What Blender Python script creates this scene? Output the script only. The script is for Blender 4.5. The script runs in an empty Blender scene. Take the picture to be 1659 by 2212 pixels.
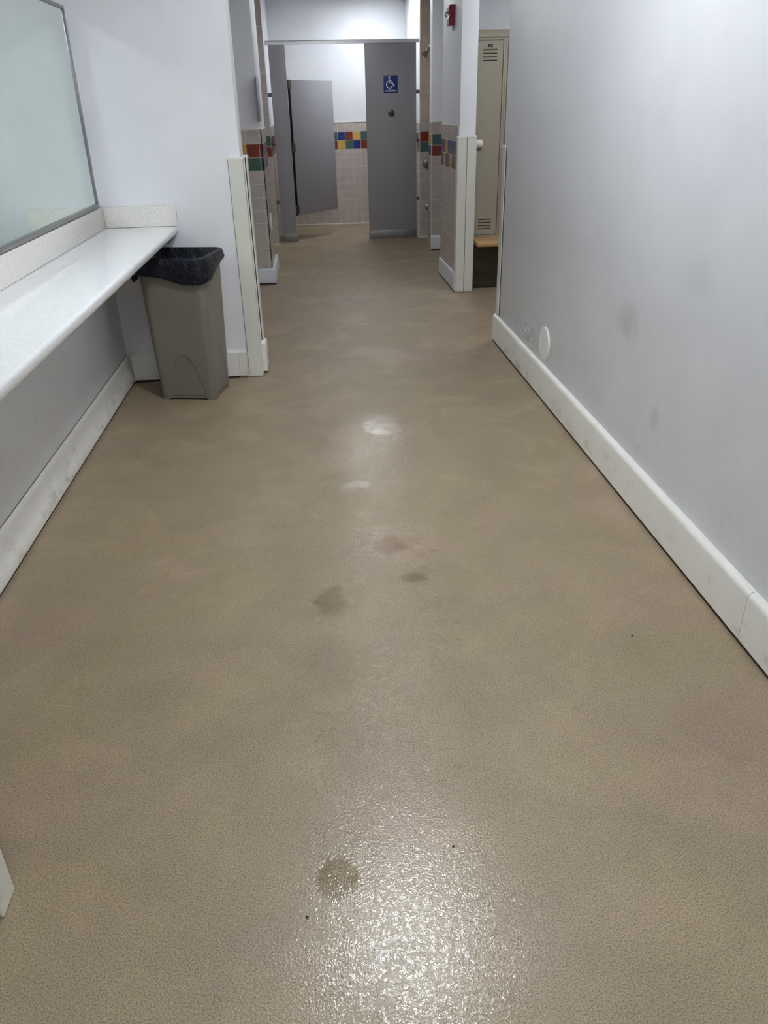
import bpy, bmesh, math, random
from math import sin, cos, pi, radians
from mathutils import Vector, Matrix, noise

random.seed(7)
SC = bpy.context.scene
COL = SC.collection

# ------------------------------------------------------------------ camera
PITCH, ROLL, YAW, FPX = radians(27.376), radians(-1.3826), radians(4.4662), 1683.5
CAM_H = 1.5
cd = bpy.data.cameras.new('camera')
cd.lens = FPX / 2212.0 * 36.0
cd.sensor_width = 36.0
cd.clip_start = 0.02
cam = bpy.data.objects.new('camera', cd)
COL.objects.link(cam)
fw = Vector((sin(YAW) * cos(PITCH), cos(YAW) * cos(PITCH), -sin(PITCH)))
rt = Vector((cos(YAW), -sin(YAW), 0))
up = rt.cross(fw)
r2 = rt * cos(ROLL) + up * sin(ROLL)
u2 = -rt * sin(ROLL) + up * cos(ROLL)
cam.matrix_world = Matrix(((r2.x, u2.x, -fw.x, 0), (r2.y, u2.y, -fw.y, 0), (r2.z, u2.z, -fw.z, CAM_H), (0, 0, 0, 1)))
SC.camera = cam

# ------------------------------------------------------------------ exposure and world
SC.view_settings.view_transform = 'Standard'
SC.view_settings.look = 'None'
SC.view_settings.gamma = 1.0
SC.view_settings.use_curve_mapping = False
SC.view_settings.exposure = 0.0
SC.cycles.sample_clamp_indirect = 0.0
SC.cycles.blur_glossy = 0.0
SC.cycles.max_bounces = 9
w = bpy.data.worlds.new('world')
SC.world = w
w.use_nodes = True
w.node_tree.nodes['Background'].inputs[0].default_value = (0.02, 0.02, 0.022, 1)
w.node_tree.nodes['Background'].inputs[1].default_value = 1.0

# ceiling lamps: x, y, width, length, emission, label
CEIL = 2.80
LAMPS = [
    (0.29, 2.77, 0.36, 0.40, 80, 'square white ceiling light nearest the camera above the corridor'),
    (0.40, 4.75, 0.40, 0.48, 10, 'white ceiling light above the corridor beside the end of the counter'),
    (0.33, 6.75, 0.40, 0.48, 6, 'white ceiling light above the opening to the lockers'),
    (0.34, 9.05, 0.40, 0.48, 21, 'white ceiling light in front of the grey toilet stall'),
    (0.85, 11.20, 0.40, 0.48, 34, 'white ceiling light inside the toilet stall'),
    (2.05, 6.20, 0.40, 0.48, 28, 'unseen white ceiling light added on the locker side to brighten the post wall'),  # added lamp, out of view, brightens the front of the post wall
    (-1.70, 6.30, 0.40, 0.48, 4, 'unseen weak white ceiling light added in the side room behind the trash can wall'),  # added weak fill lamp for the unseen side room
    (0.20, -0.55, 0.40, 0.48, 48, 'unseen white ceiling light added behind the camera to light the corridor'),  # added fill lamp, out of view, for the near floor and walls
]
LAMP_COL = (0.93, 0.965, 1.0, 1)

# ------------------------------------------------------------------ material helpers
def mat(name):
    m = bpy.data.materials.new(name)
    m.use_nodes = True
    nt = m.node_tree
    return m, nt, nt.nodes['Principled BSDF']

def N(nt, t, **kw):
    n = nt.nodes.new(t)
    for k, v in kw.items():
        if k.startswith('i_'):
            n.inputs[k[2:].replace('_', ' ')].default_value = v
        else:
            setattr(n, k, v)
    return n

def pos(nt):
    return N(nt, 'ShaderNodeNewGeometry').outputs['Position']

def noise_tex(nt, scale, detail=3, rough=0.5, vec=None, dist=0.0):
    n = N(nt, 'ShaderNodeTexNoise')
    n.inputs['Scale'].default_value = scale
    n.inputs['Detail'].default_value = detail
    n.inputs['Roughness'].default_value = rough
    n.inputs['Distortion'].default_value = dist
    nt.links.new(vec if vec is not None else pos(nt), n.inputs['Vector'])
    return n.outputs['Fac']

def ramp(nt, fac, stops):
    r = N(nt, 'ShaderNodeValToRGB')
    while len(r.color_ramp.elements) < len(stops):
        r.color_ramp.elements.new(0.5)
    for e, (p, c) in zip(r.color_ramp.elements, stops):
        e.position = p
        e.color = c if len(c) == 4 else (*c, 1)
    nt.links.new(fac, r.inputs['Fac'])
    return r.outputs['Color']

def mixc(nt, fac, a, b, mode='MIX'):
    m = N(nt, 'ShaderNodeMix', data_type='RGBA', blend_type=mode)
    for sock, v in ((m.inputs['Factor'], fac), (m.inputs['A'], a), (m.inputs['B'], b)):
        if isinstance(v, (int, float)):
            sock.default_value = v
        elif isinstance(v, tuple):
            sock.default_value = v if len(v) == 4 else (*v, 1)
        else:
            nt.links.new(v, sock)
    # RGBA sockets live at fixed indices
    return m

def mixrgb(nt, fac, a, b, mode='MIX'):
    m = nt.nodes.new('ShaderNodeMixRGB')
    m.blend_type = mode
    for k, v in ((0, fac), (1, a), (2, b)):
        if isinstance(v, (int, float)):
            m.inputs[k].default_value = v if k == 0 else (v, v, v, 1)
        elif isinstance(v, tuple):
            m.inputs[k].default_value = v if len(v) == 4 else (*v, 1)
        else:
            nt.links.new(v, m.inputs[k])
    return m.outputs[0]

def math_(nt, op, a, b=None, c=None, clamp=False):
    m = N(nt, 'ShaderNodeMath', operation=op, use_clamp=clamp)
    for k, v in enumerate((a, b, c)):
        if v is None:
            continue
        if isinstance(v, (int, float)):
            m.inputs[k].default_value = v
        else:
            nt.links.new(v, m.inputs[k])
    return m.outputs[0]

def maprange(nt, v, a, b, c=0.0, d=1.0, smooth=True):
    m = N(nt, 'ShaderNodeMapRange')
    if smooth:
        m.interpolation_type = 'SMOOTHSTEP'
    nt.links.new(v, m.inputs[0])
    for k, x in zip((1, 2, 3, 4), (a, b, c, d)):
        m.inputs[k].default_value = x
    return m.outputs[0]

def vec_scale(nt, v, s):
    m = N(nt, 'ShaderNodeVectorMath', operation='MULTIPLY')
    nt.links.new(v, m.inputs[0])
    m.inputs[1].default_value = s
    return m.outputs[0]

def blob(nt, p, c, r, wob=None):
    """1 inside an ellipsoid of radii r about c, 0 outside, edge disturbed by wob."""
    s = N(nt, 'ShaderNodeVectorMath', operation='SUBTRACT')
    nt.links.new(p, s.inputs[0])
    s.inputs[1].default_value = c
    q = vec_scale(nt, s.outputs[0], tuple(1.0 / x for x in r))
    l = N(nt, 'ShaderNodeVectorMath', operation='LENGTH')
    nt.links.new(q, l.inputs[0])
    v = l.outputs['Value']
    if wob is not None:
        v = math_(nt, 'ADD', v, wob)
    return v

def bump(nt, h, strength, dist, prev=None):
    b = N(nt, 'ShaderNodeBump')
    b.inputs['Strength'].default_value = strength
    b.inputs['Distance'].default_value = dist
    nt.links.new(h, b.inputs['Height'])
    if prev is not None:
        nt.links.new(prev, b.inputs['Normal'])
    return b.outputs['Normal']

def simple(name, col, rough=0.5, metal=0.0, nscale=40, namt=0.06, bumps=0.0, bscale=200, spec=0.5):
    m, nt, b = mat(name)
    f = noise_tex(nt, nscale, 3)
    lo = tuple(max(0, c * (1 - namt)) for c in col)
    hi = tuple(min(1, c * (1 + namt)) for c in col)
    nt.links.new(ramp(nt, f, [(0.3, lo), (0.7, hi)]), b.inputs['Base Color'])
    b.inputs['Roughness'].default_value = rough
    b.inputs['Metallic'].default_value = metal
    b.inputs['Specular IOR Level'].default_value = spec
    if bumps > 0:
        nt.links.new(bump(nt, noise_tex(nt, bscale, 2), bumps, 0.001), b.inputs['Normal'])
    return m

M = {}

# ---- floor: fine quartz epoxy with damp patches
def make_floor_mat():
    m, nt, b = mat('speckled_epoxy_floor')
    p = pos(nt)
    big = noise_tex(nt, 1.1, 3, 0.55, p)
    mid = noise_tex(nt, 4.5, 4, 0.6, p)
    c = ramp(nt, big, [(0.34, (0.300, 0.232, 0.166)), (0.50, (0.296, 0.240, 0.152)), (0.66, (0.306, 0.234, 0.170))])
    c2 = ramp(nt, mid, [(0.33, (0.93, 0.92, 0.91)), (0.67, (1.05, 1.05, 1.05))])
    c = mixrgb(nt, 1.0, c, c2, 'MULTIPLY')
    # grains of two sizes
    g1 = noise_tex(nt, 260, 2, 0.6, p)
    g2 = noise_tex(nt, 520, 2, 0.6, p)
    gr = ramp(nt, g1, [(0.34, (0.62, 0.58, 0.55)), (0.48, (0.98, 0.97, 0.97)), (0.66, (1.28, 1.27, 1.25))])
    c = mixrgb(nt, 1.0, c, gr, 'MULTIPLY')
    gr2 = ramp(nt, g2, [(0.38, (0.75, 0.73, 0.70)), (0.62, (1.2, 1.2, 1.2))])
    c = mixrgb(nt, 0.6, c, gr2, 'MULTIPLY')
    # a dried grey bloom beside the near left corner and along the walls
    wob = math_(nt, 'MULTIPLY', math_(nt, 'SUBTRACT', noise_tex(nt, 9, 4, 0.6, p), 0.5), 1.5)
    # puddles left by wet feet
    spots = [((0.22, 2.61, 0), (0.075, 0.07, 1)), ((-0.015, 2.25, 0), (0.055, 0.085, 1)), ((-0.03, 1.16, 0), (0.05, 0.065, 1)),
             ((0.29, 2.36, 0), (0.05, 0.03, 1)), ((0.31, 3.9, 0), (0.12, 0.16, 1)), ((0.10, 3.16, 0), (0.11, 0.05, 1))]
    wob2 = math_(nt, 'MULTIPLY', math_(nt, 'SUBTRACT', noise_tex(nt, 17, 3, 0.5, p), 0.5), 1.5)
    wet = None
    for cc, rr in spots:
        v = maprange(nt, blob(nt, p, cc, rr, wob2), 0.70, 1.25, 1.0, 0.0)
        wet = v if wet is None else math_(nt, 'MAXIMUM', wet, v)
    # the damp walked strip down the middle
    trail = None
    for cc, rr in [((0.12, 1.05, 0), (0.34, 0.45, 1)), ((0.18, 2.2, 0), (0.30, 0.8, 1)), ((0.25, 3.4, 0), (0.22, 0.7, 1)), ((0.1, 1.5, 0), (0.25, 0.6, 1))]:
        v = maprange(nt, blob(nt, p, cc, rr, wob), 0.3, 1.3, 0.5 if cc[1] > 3 else 1.0, 0.0)
        trail = v if trail is None else math_(nt, 'MAXIMUM', trail, v)
    c = mixrgb(nt, math_(nt, 'MULTIPLY', wet, 0.55), c, mixrgb(nt, 1.0, c, (0.60, 0.53, 0.42), 'MULTIPLY'))
    # broad drying marks further on
    dry = noise_tex(nt, 2.2, 5, 0.62, vec_scale(nt, p, (1.0, 1.0, 1.0)), 0.6)
    dm = maprange(nt, dry, 0.50, 0.60, 0.0, 1.0)
    c = mixrgb(nt, math_(nt, 'MULTIPLY', dm, 0.22), c, mixrgb(nt, 1.0, c, (1.35, 1.33, 1.30), 'MULTIPLY'))
    nt.links.new(c, b.inputs['Base Color'])
    ro = math_(nt, 'SUBTRACT', 0.46, math_(nt, 'MULTIPLY', trail, 0.22))
    ro = math_(nt, 'SUBTRACT', ro, math_(nt, 'MULTIPLY', wet, 0.10))
    ro = math_(nt, 'SUBTRACT', ro, math_(nt, 'MULTIPLY', dm, 0.06), clamp=True)
    nt.links.new(ro, b.inputs['Roughness'])
    b.inputs['Specular IOR Level'].default_value = 0.5
    hb = math_(nt, 'ADD', noise_tex(nt, 170, 2, 0.5, p), math_(nt, 'MULTIPLY', noise_tex(nt, 420, 1, 0.5, p), 0.3))
    nb = bump(nt, hb, 0.7, 0.0013)
    nt.links.new(math_(nt, 'SUBTRACT', 0.7, math_(nt, 'MULTIPLY', wet, 0.5)), nb.node.inputs['Strength'])
    nt.links.new(nb, b.inputs['Normal'])
    # beads and film of water along the walked trail
    bead = maprange(nt, noise_tex(nt, 75, 3, 0.6, p, 0.3), 0.46, 0.60, 0.12, 1.0)
    film = math_(nt, 'MAXIMUM', math_(nt, 'MULTIPLY', trail, bead), math_(nt, 'MULTIPLY', wet, 0.22))
    nt.links.new(math_(nt, 'MULTIPLY', film, 0.9, clamp=True), b.inputs['Coat Weight'])
    b.inputs['Coat Roughness'].default_value = 0.035
    hc = math_(nt, 'ADD', noise_tex(nt, 120, 2, 0.5, p, 0.5), math_(nt, 'MULTIPLY', noise_tex(nt, 260, 1, 0.5, p), 0.5))
    nt.links.new(bump(nt, hc, 0.8, 0.0010), b.inputs['Coat Normal'])
    return m
M['floor'] = make_floor_mat()

# ---- painted wall
def make_paint(name, col, marks=(), peel=None, rough=0.45):
    m, nt, b = mat(name)
    p = pos(nt)
    f = noise_tex(nt, 3.0, 4, 0.6, p)
    c = ramp(nt, f, [(0.35, tuple(x * 0.965 for x in col)), (0.65, tuple(min(1, x * 1.02) for x in col))])
    wob = math_(nt, 'MULTIPLY', math_(nt, 'SUBTRACT', noise_tex(nt, 18, 3, 0.6, p), 0.5), 1.0)
    for cc, rr, amt in marks:
        v = maprange(nt, blob(nt, p, cc, rr, wob), 0.2, 1.2, amt, 0.0)
        c = mixrgb(nt, v, c, mixrgb(nt, 1.0, c, (0.45, 0.47, 0.50), 'MULTIPLY'))
    # faint scuffs near the floor
    sep = N(nt, 'ShaderNodeSeparateXYZ')
    nt.links.new(p, sep.inputs[0])
    low = maprange(nt, sep.outputs['Z'], 0.1, 0.75, 1.0, 0.0)
    sc = maprange(nt, noise_tex(nt, 14, 5, 0.7, p), 0.56, 0.74, 0.0, 0.22)
    c = mixrgb(nt, math_(nt, 'MULTIPLY', low, sc), c, (0.30, 0.28, 0.25))
    nt.links.new(c, b.inputs['Base Color'])
    b.inputs['Roughness'].default_value = rough
    h = noise_tex(nt, 95, 3, 0.6, p)
    bn = bump(nt, h, 0.10, 0.0015)
    if peel:
        cc, rr = peel
        v = maprange(nt, blob(nt, p, cc, rr, wob), 0.6, 1.1, 1.0, 0.0)
        vor = noise_tex(nt, 34, 4, 0.7, p, 0.4)
        fl = maprange(nt, vor, 0.50, 0.54, 0.0, 1.0)
        bn = bump(nt, math_(nt, 'MULTIPLY', v, fl), 1.0, 0.006, bn)
    nt.links.new(bn, b.inputs['Normal'])
    return m
PAINT = (0.80, 0.815, 0.85)
M['paint'] = make_paint('white_wall_paint', PAINT)
M['paint_right_dim'] = make_paint('white_wall_paint_right_dim', (0.745, 0.76, 0.80),  # same paint made duller, standing for less lamp light on this wall
                              marks=[((1.262, 3.10, 0.70), (0.1, 0.13, 0.09), 0.35), ((1.262, 2.72, 0.42), (0.1, 0.05, 0.07), 0.30),
                                     ((1.262, 2.55, 0.98), (0.1, 0.12, 0.08), 0.12)],
                              peel=((1.262, 4.66, 0.25), (0.1, 0.30, 0.09)))
M['ceiling'] = simple('ceiling_white', (0.80, 0.80, 0.80), 0.8, bumps=0.1, bscale=60)

# ---- glazed base and guards
def make_base_mat(name, col, scuff):
    m, nt, b = mat(name)
    p = pos(nt)
    f = noise_tex(nt, 2.2, 3, 0.5, p)
    c = ramp(nt, f, [(0.35, tuple(x * 0.93 for x in col)), (0.65, col)])
    s1 = maprange(nt, noise_tex(nt, 7, 5, 0.7, vec_scale(nt, p, (1, 1, 1.6))), 0.50, 0.78, 0.0, scuff)
    sep = N(nt, 'ShaderNodeSeparateXYZ')
    nt.links.new(p, sep.inputs[0])
    low = maprange(nt, sep.outputs['Z'], 0.02, 0.17, 1.0, 0.0)
    c = mixrgb(nt, math_(nt, 'MULTIPLY', low, s1), c, (0.22, 0.21, 0.19))
    s2 = maprange(nt, noise_tex(nt, 60, 4, 0.7, p), 0.62, 0.72, 0.0, 0.25)
    c = mixrgb(nt, math_(nt, 'MULTIPLY', low, s2), c, (0.25, 0.23, 0.2))
    nt.links.new(c, b.inputs['Base Color'])
    b.inputs['Roughness'].default_value = 0.28
    nt.links.new(bump(nt, noise_tex(nt, 25, 3, 0.5, p), 0.12, 0.003), b.inputs['Normal'])
    return m
M['base'] = make_base_mat('white_vinyl_base', (0.80, 0.79, 0.75), 0.75)
M['base_clean'] = make_base_mat('cleaner_white_base', (0.76, 0.79, 0.85), 0.35)
M['guard'] = make_base_mat('cream_corner_guard_plastic', (0.72, 0.71, 0.64), 0.5)
M['cap'] = simple('white_guard_cap', (0.86, 0.86, 0.82), 0.3)
M['gap'] = simple('dark_gap_shade_and_seam', (0.022, 0.014, 0.010), 0.7, namt=0.4)  # dark colour for shade in narrow gaps, also one guard seam
M['sealant'] = simple('grey_brown_seam', (0.16, 0.14, 0.12), 0.8)

# ---- tile
def tile_mat(name, col, rough=0.22, namt=0.07):
    m, nt, b = mat(name)
    f = noise_tex(nt, 9, 2)
    nt.links.new(ramp(nt, f, [(0.35, tuple(x * (1 - namt) for x in col)), (0.65, tuple(x * (1 + namt) for x in col))]), b.inputs['Base Color'])
    b.inputs['Roughness'].default_value = rough
    nt.links.new(bump(nt, noise_tex(nt, 30, 1), 0.06, 0.002), b.inputs['Normal'])
    return m
TILE = [tile_mat('pale_beige_glazed_tile', (0.50, 0.445, 0.405)), tile_mat('brick_red_tile', (0.20, 0.030, 0.014)),
        tile_mat('deep_green_tile', (0.055, 0.115, 0.090)), tile_mat('mustard_yellow_tile', (0.60, 0.37, 0.09)),
        tile_mat('cobalt_blue_tile', (0.006, 0.035, 0.20)), simple('light_grout', (0.68, 0.65, 0.61), 0.85)]
M['tan'] = tile_mat('tan_shower_tile', (0.60, 0.49, 0.37))
M['trim_tile'] = simple('pale_tile_edge', (0.70, 0.67, 0.62), 0.3)

# ---- counter
def make_quartz(name, col, fleck, amt):
    m, nt, b = mat(name)
    p = pos(nt)
    c = ramp(nt, noise_tex(nt, 55, 3, 0.6, p), [(0.35, tuple(x * 0.93 for x in col)), (0.65, col)])
    f = maprange(nt, noise_tex(nt, 210, 2, 0.5, p), 0.64, 0.70, 0.0, amt)
    c = mixrgb(nt, f, c, fleck)
    f2 = maprange(nt, noise_tex(nt, 120, 2, 0.5, vec_scale(nt, p, (1.3, 1, 1))), 0.66, 0.72, 0.0, amt * 0.8)
    c = mixrgb(nt, f2, c, (0.45, 0.33, 0.24))
    nt.links.new(c, b.inputs['Base Color'])
    b.inputs['Roughness'].default_value = 0.14
    return m
M['quartz'] = make_quartz('white_quartz', (0.84, 0.85, 0.86), (0.62, 0.62, 0.62), 0.5)
M['quartz_side'] = make_quartz('speckled_quartz', (0.80, 0.78, 0.74), (0.36, 0.27, 0.20), 0.75)

# ---- metals, plastics, wood
def make_mirror():
    m, nt, b = mat('mirror_silvering')
    b.inputs['Base Color'].default_value = (0.76, 0.84, 0.80, 1)
    nt.links.new(ramp(nt, noise_tex(nt, 2, 2), [(0.3, (0.75, 0.83, 0.79)), (0.7, (0.77, 0.85, 0.81))]), b.inputs['Base Color'])
    b.inputs['Metallic'].default_value = 1.0
    b.inputs['Roughness'].default_value = 0.0
    return m
M['mirror'] = make_mirror()
M['steel'] = simple('brushed_steel', (0.30, 0.30, 0.31), 0.32, 1.0, 80, 0.08)
M['chrome'] = simple('chrome', (0.55, 0.55, 0.55), 0.12, 1.0)
M['darkmetal'] = simple('dark_bronze_metal', (0.12, 0.115, 0.10), 0.4, 0.8)
M['aluminium'] = simple('satin_aluminium', (0.60, 0.60, 0.62), 0.28, 1.0)
M['partition'] = simple('grey_partition_laminate', (0.335, 0.330, 0.350), 0.42, 0, 250, 0.05, 0.08, 300)
M['shoe'] = simple('dull_stainless_shoe', (0.30, 0.30, 0.29), 0.4, 0.7, 20, 0.2)
M['black'] = simple('black_rubber', (0.006, 0.006, 0.007), 0.5)
M['bracket'] = simple('grey_painted_bracket', (0.32, 0.32, 0.31), 0.5)

def make_bin_mat():
    m, nt, b = mat('taupe_bin_plastic')
    p = pos(nt)
    nt.links.new(ramp(nt, noise_tex(nt, 6, 4, 0.6, p), [(0.3, (0.180, 0.165, 0.135)), (0.7, (0.205, 0.188, 0.155))]), b.inputs['Base Color'])
    b.inputs['Roughness'].default_value = 0.42
    nt.links.new(bump(nt, noise_tex(nt, 320, 1, 0.5, p), 0.06, 0.001), b.inputs['Normal'])
    return m
M['bin'] = make_bin_mat()

def make_bag_mat():
    m, nt, b = mat('black_bag_film')
    p = pos(nt)
    nt.links.new(ramp(nt, noise_tex(nt, 14, 3, 0.6, p), [(0.35, (0.004, 0.005, 0.009)), (0.7, (0.012, 0.014, 0.026))]), b.inputs['Base Color'])
    b.inputs['Roughness'].default_value = 0.36
    b.inputs['Specular IOR Level'].default_value = 0.3
    nt.links.new(bump(nt, noise_tex(nt, 22, 4, 0.6, p, 1.2), 0.7, 0.020), b.inputs['Normal'])
    return m
M['bag'] = make_bag_mat()
M['locker'] = simple('tan_locker_enamel', (0.355, 0.315, 0.245), 0.38, 0, 12, 0.03)
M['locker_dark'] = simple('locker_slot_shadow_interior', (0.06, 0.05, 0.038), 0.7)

def make_wood(name, a, bcol, rough):
    m, nt, b = mat(name)
    p = pos(nt)
    v = vec_scale(nt, p, (2.5, 26, 26))
    nt.links.new(ramp(nt, noise_tex(nt, 1.5, 5, 0.6, v, 0.6), [(0.3, a), (0.7, bcol)]), b.inputs['Base Color'])
    b.inputs['Roughness'].default_value = rough
    return m
M['maple'] = make_wood('honey_maple', (0.42, 0.26, 0.11), (0.58, 0.38, 0.18), 0.32)
M['walnut'] = make_wood('dark_stained_plinth', (0.020, 0.012, 0.006), (0.050, 0.030, 0.014), 0.5)
M['alarm_red'] = simple('alarm_red_plastic', (0.19, 0.003, 0.016), 0.35)
M['sign_blue'] = simple('sign_blue', (0.006, 0.022, 0.20), 0.4)
M['sign_white'] = simple('sign_white', (0.80, 0.82, 0.88), 0.5)
M['plate'] = simple('ivory_cover_plate', (0.80, 0.79, 0.76), 0.4)
M['pinkish'] = simple('pale_pink_plastic', (0.72, 0.62, 0.58), 0.4)
M['poster_a'] = simple('silver_notice', (0.24, 0.26, 0.34), 0.4, 0.0)
M['crumb'] = simple('dark_crumb', (0.02, 0.015, 0.012), 0.8)
M['lint'] = simple('white_crumb', (0.85, 0.85, 0.85), 0.6)

def poster_print():
    m, nt, b = mat('grey_printed_block')
    p = pos(nt)
    f = noise_tex(nt, 30, 4, 0.7, vec_scale(nt, p, (1, 0.5, 1.6)))
    nt.links.new(ramp(nt, f, [(0.42, (0.08, 0.085, 0.11)), (0.56, (0.32, 0.33, 0.38))]), b.inputs['Base Color'])
    b.inputs['Roughness'].default_value = 0.4
    return m
M['poster_b'] = poster_print()

def make_clear():
    m, nt, b = mat('clear_strobe_lens')
    nt.links.new(ramp(nt, noise_tex(nt, 60, 1), [(0.4, (0.95, 0.95, 0.95)), (0.6, (0.85, 0.87, 0.87))]), b.inputs['Base Color'])
    b.inputs['Transmission Weight'].default_value = 0.75
    b.inputs['Roughness'].default_value = 0.06
    return m
M['clear'] = make_clear()

def lamp_mat(s):
    m, nt, b = mat('lit_diffuser')
    b.inputs['Base Color'].default_value = (0.8, 0.8, 0.8, 1)
    nt.links.new(ramp(nt, noise_tex(nt, 3, 1), [(0.0, LAMP_COL), (1.0, LAMP_COL)]), b.inputs['Emission Color'])
    b.inputs['Emission Strength'].default_value = s
    return m

# ------------------------------------------------------------------ mesh helpers
class MB:
    def __init__(s):
        s.bm = bmesh.new()

    def box(s, a, b, bev=0.0, seg=2, mi=0):
        x0, y0, z0 = (min(p, q) for p, q in zip(a, b))
        x1, y1, z1 = (max(p, q) for p, q in zip(a, b))
        r = bmesh.ops.create_cube(s.bm, size=1.0, matrix=Matrix.Translation(((x0 + x1) / 2, (y0 + y1) / 2, (z0 + z1) / 2)) @ Matrix.Diagonal((x1 - x0, y1 - y0, z1 - z0, 1)))
        vs = r['verts']
        fs = {f for v in vs for f in v.link_faces}
        for f in fs:
            f.material_index = mi
        if bev > 0:
            es = {e for v in vs for e in v.link_edges}
            bmesh.ops.bevel(s.bm, geom=list(es), offset=bev, segments=seg, profile=0.5, affect='EDGES')
        return s

    def prism(s, prof, axis, a, b, mi=0):
        """extrude a closed 2-D profile [(u,v)] along 'x' or 'y' or 'z' from a to b"""
        def P(u, v, t):
            return {'x': (t, u, v), 'y': (u, t, v), 'z': (u, v, t)}[axis]
        va = [s.bm.verts.new(P(u, v, a)) for u, v in prof]
        vb = [s.bm.verts.new(P(u, v, b)) for u, v in prof]
        n = len(prof)
        fs = [s.bm.faces.new(va), s.bm.faces.new(list(reversed(vb)))]
        for i in range(n):
            fs.append(s.bm.faces.new((va[i], vb[i], vb[(i + 1) % n], va[(i + 1) % n])))
        for f in fs:
            f.material_index = mi
        return s

    def loft(s, rings, closed=True, cap=(True, True)):
        vr = [[s.bm.verts.new(p) for p in r] for r in rings]
        n = len(vr[0])
        for k in range(len(vr) - 1):
            for i in range(n if closed else n - 1):
                j = (i + 1) % n
                s.bm.faces.new((vr[k][i], vr[k][j], vr[k + 1][j], vr[k + 1][i]))
        if cap[0]:
            s.bm.faces.new(list(reversed(vr[0])))
        if cap[1]:
            s.bm.faces.new(vr[-1])
        return s

    def lathe(s, prof, origin, axis, n=32):
        """prof = [(r, h)] turned about axis through origin"""
        ax = Vector(axis).normalized()
        t = ax.orthogonal().normalized()
        bt = ax.cross(t)
        o = Vector(origin)
        rings = [[o + ax * h + (t * cos(2 * pi * i / n) + bt * sin(2 * pi * i / n)) * r for i in range(n)] for r, h in prof]
        return s.loft(rings)

    def tube(s, pts, r, n=12):
        pts = [Vector(p) for p in pts]
        rings = []
        prev = None
        for k, p in enumerate(pts):
            d = (pts[min(k + 1, len(pts) - 1)] - pts[max(k - 1, 0)]).normalized()
            t = d.orthogonal().normalized() if prev is None else (prev - d * prev.dot(d)).normalized()
            prev = t
            bt = d.cross(t)
            rr = r[k] if isinstance(r, (list, tuple)) else r
            rings.append([p + (t * cos(2 * pi * i / n) + bt * sin(2 * pi * i / n)) * rr for i in range(n)])
        return s.loft(rings)

    def build(s, name, mats, parent=None, smooth=False, angle=35):
        bmesh.ops.recalc_face_normals(s.bm, faces=s.bm.faces)
        me = bpy.data.meshes.new(name)
        s.bm.to_mesh(me)
        s.bm.free()
        for m in (mats if isinstance(mats, (list, tuple)) else [mats]):
            me.materials.append(m)
        if smooth:
            me.shade_smooth()
            try:
                me.set_sharp_from_angle(angle=radians(angle))
            except Exception:
                pass
        o = bpy.data.objects.new(name, me)
        COL.objects.link(o)
        if parent is not None:
            o.parent = parent
            o.matrix_parent_inverse = Matrix.Translation(-parent.location)
        return o

def struct(o):
    o['kind'] = 'structure'
    return o

def tag(o, label, cat, group=None):
    o['label'] = label
    o['category'] = cat
    if group:
        o['group'] = group
    return o

def thing(name, loc, label, cat, group=None):
    o = bpy.data.objects.new(name, None)
    o.location = loc
    o.empty_display_size = 0.05
    COL.objects.link(o)
    return tag(o, label, cat, group)

def box(name, a, b, m, parent=None, bev=0.0, seg=2):
    return MB().box(a, b, bev, seg).build(name, m, parent, smooth=bev > 0)

# ------------------------------------------------------------------ tiles
def tiles(name, parent, o, u, nrm, width, ztop, pitch_z, pitch_u, phase, colours, band=(1, 2), zbot=0.0, th=0.008, m0=None, running=False, split=None):
    """one tiled panel: a grout slab standing proud of the wall and glazed tiles on it.
    colours: index sequence for the upper band row; the lower row is shifted two on."""
    o, u, nrm = Vector(o), Vector(u), Vector(nrm)
    mb = MB()
    bm = mb.bm
    def q(a, z, d):
        return o + u * a + nrm * d + Vector((0, 0, z))
    def slab(a0, a1, z0, z1, d0, d1, mi):
        v = [bm.verts.new(q(*t)) for t in ((a0, z0, d0), (a1, z0, d0), (a1, z1, d0), (a0, z1, d0), (a0, z0, d1), (a1, z0, d1), (a1, z1, d1), (a0, z1, d1))]
        for idx in ((4, 5, 6, 7), (0, 1, 5, 4), (1, 2, 6, 5), (2, 3, 7, 6), (3, 0, 4, 7), (0, 3, 2, 1)):
            bm.faces.new([v[i] for i in idx]).material_index = mi
    slab(0, width, zbot, ztop, 0, th - 0.0012, 5)
    g = 0.0022
    r = 0
    z = ztop
    while z > zbot + 0.01:
        z0 = max(z - pitch_z, zbot)
        sh = (pitch_u * 0.5 if running and r % 2 else 0)
        k = math.floor((0 - phase - sh) / pitch_u) 
        a = phase + sh + k * pitch_u
        while a < width - 1e-4:
            a0, a1 = max(a, 0), min(a + pitch_u, width)
            if a1 - a0 > 0.006:
                mi = 0
                if band and r in band:
                    row = colours[0 if r == band[0] else 1]
                    mi = row[k % len(row)]
                slab(a0 + (g if a0 > 0 else 0), a1 - (g if a1 < width else 0), z0 + g, z - g, th - 0.0012, th, mi)
            a += pitch_u
            k += 1
        z -= pitch_z
        r += 1
    ms = list(TILE)
    if m0 is not None:
        ms[0] = m0
    return mb.build(name, ms, parent)

# ================================================================== STRUCTURE
flo = struct(box('floor', (-3.1, -1.8, -0.10), (3.6, 12.3, 0.0), M['floor']))
cei = struct(box('ceiling', (-3.1, -1.8, CEIL), (3.6, 12.3, CEIL + 0.1), M['ceiling']))

def wall(name, a, b, m=None):
    return struct(box(name, a, b, m or M['paint'], bev=0.004))

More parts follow.
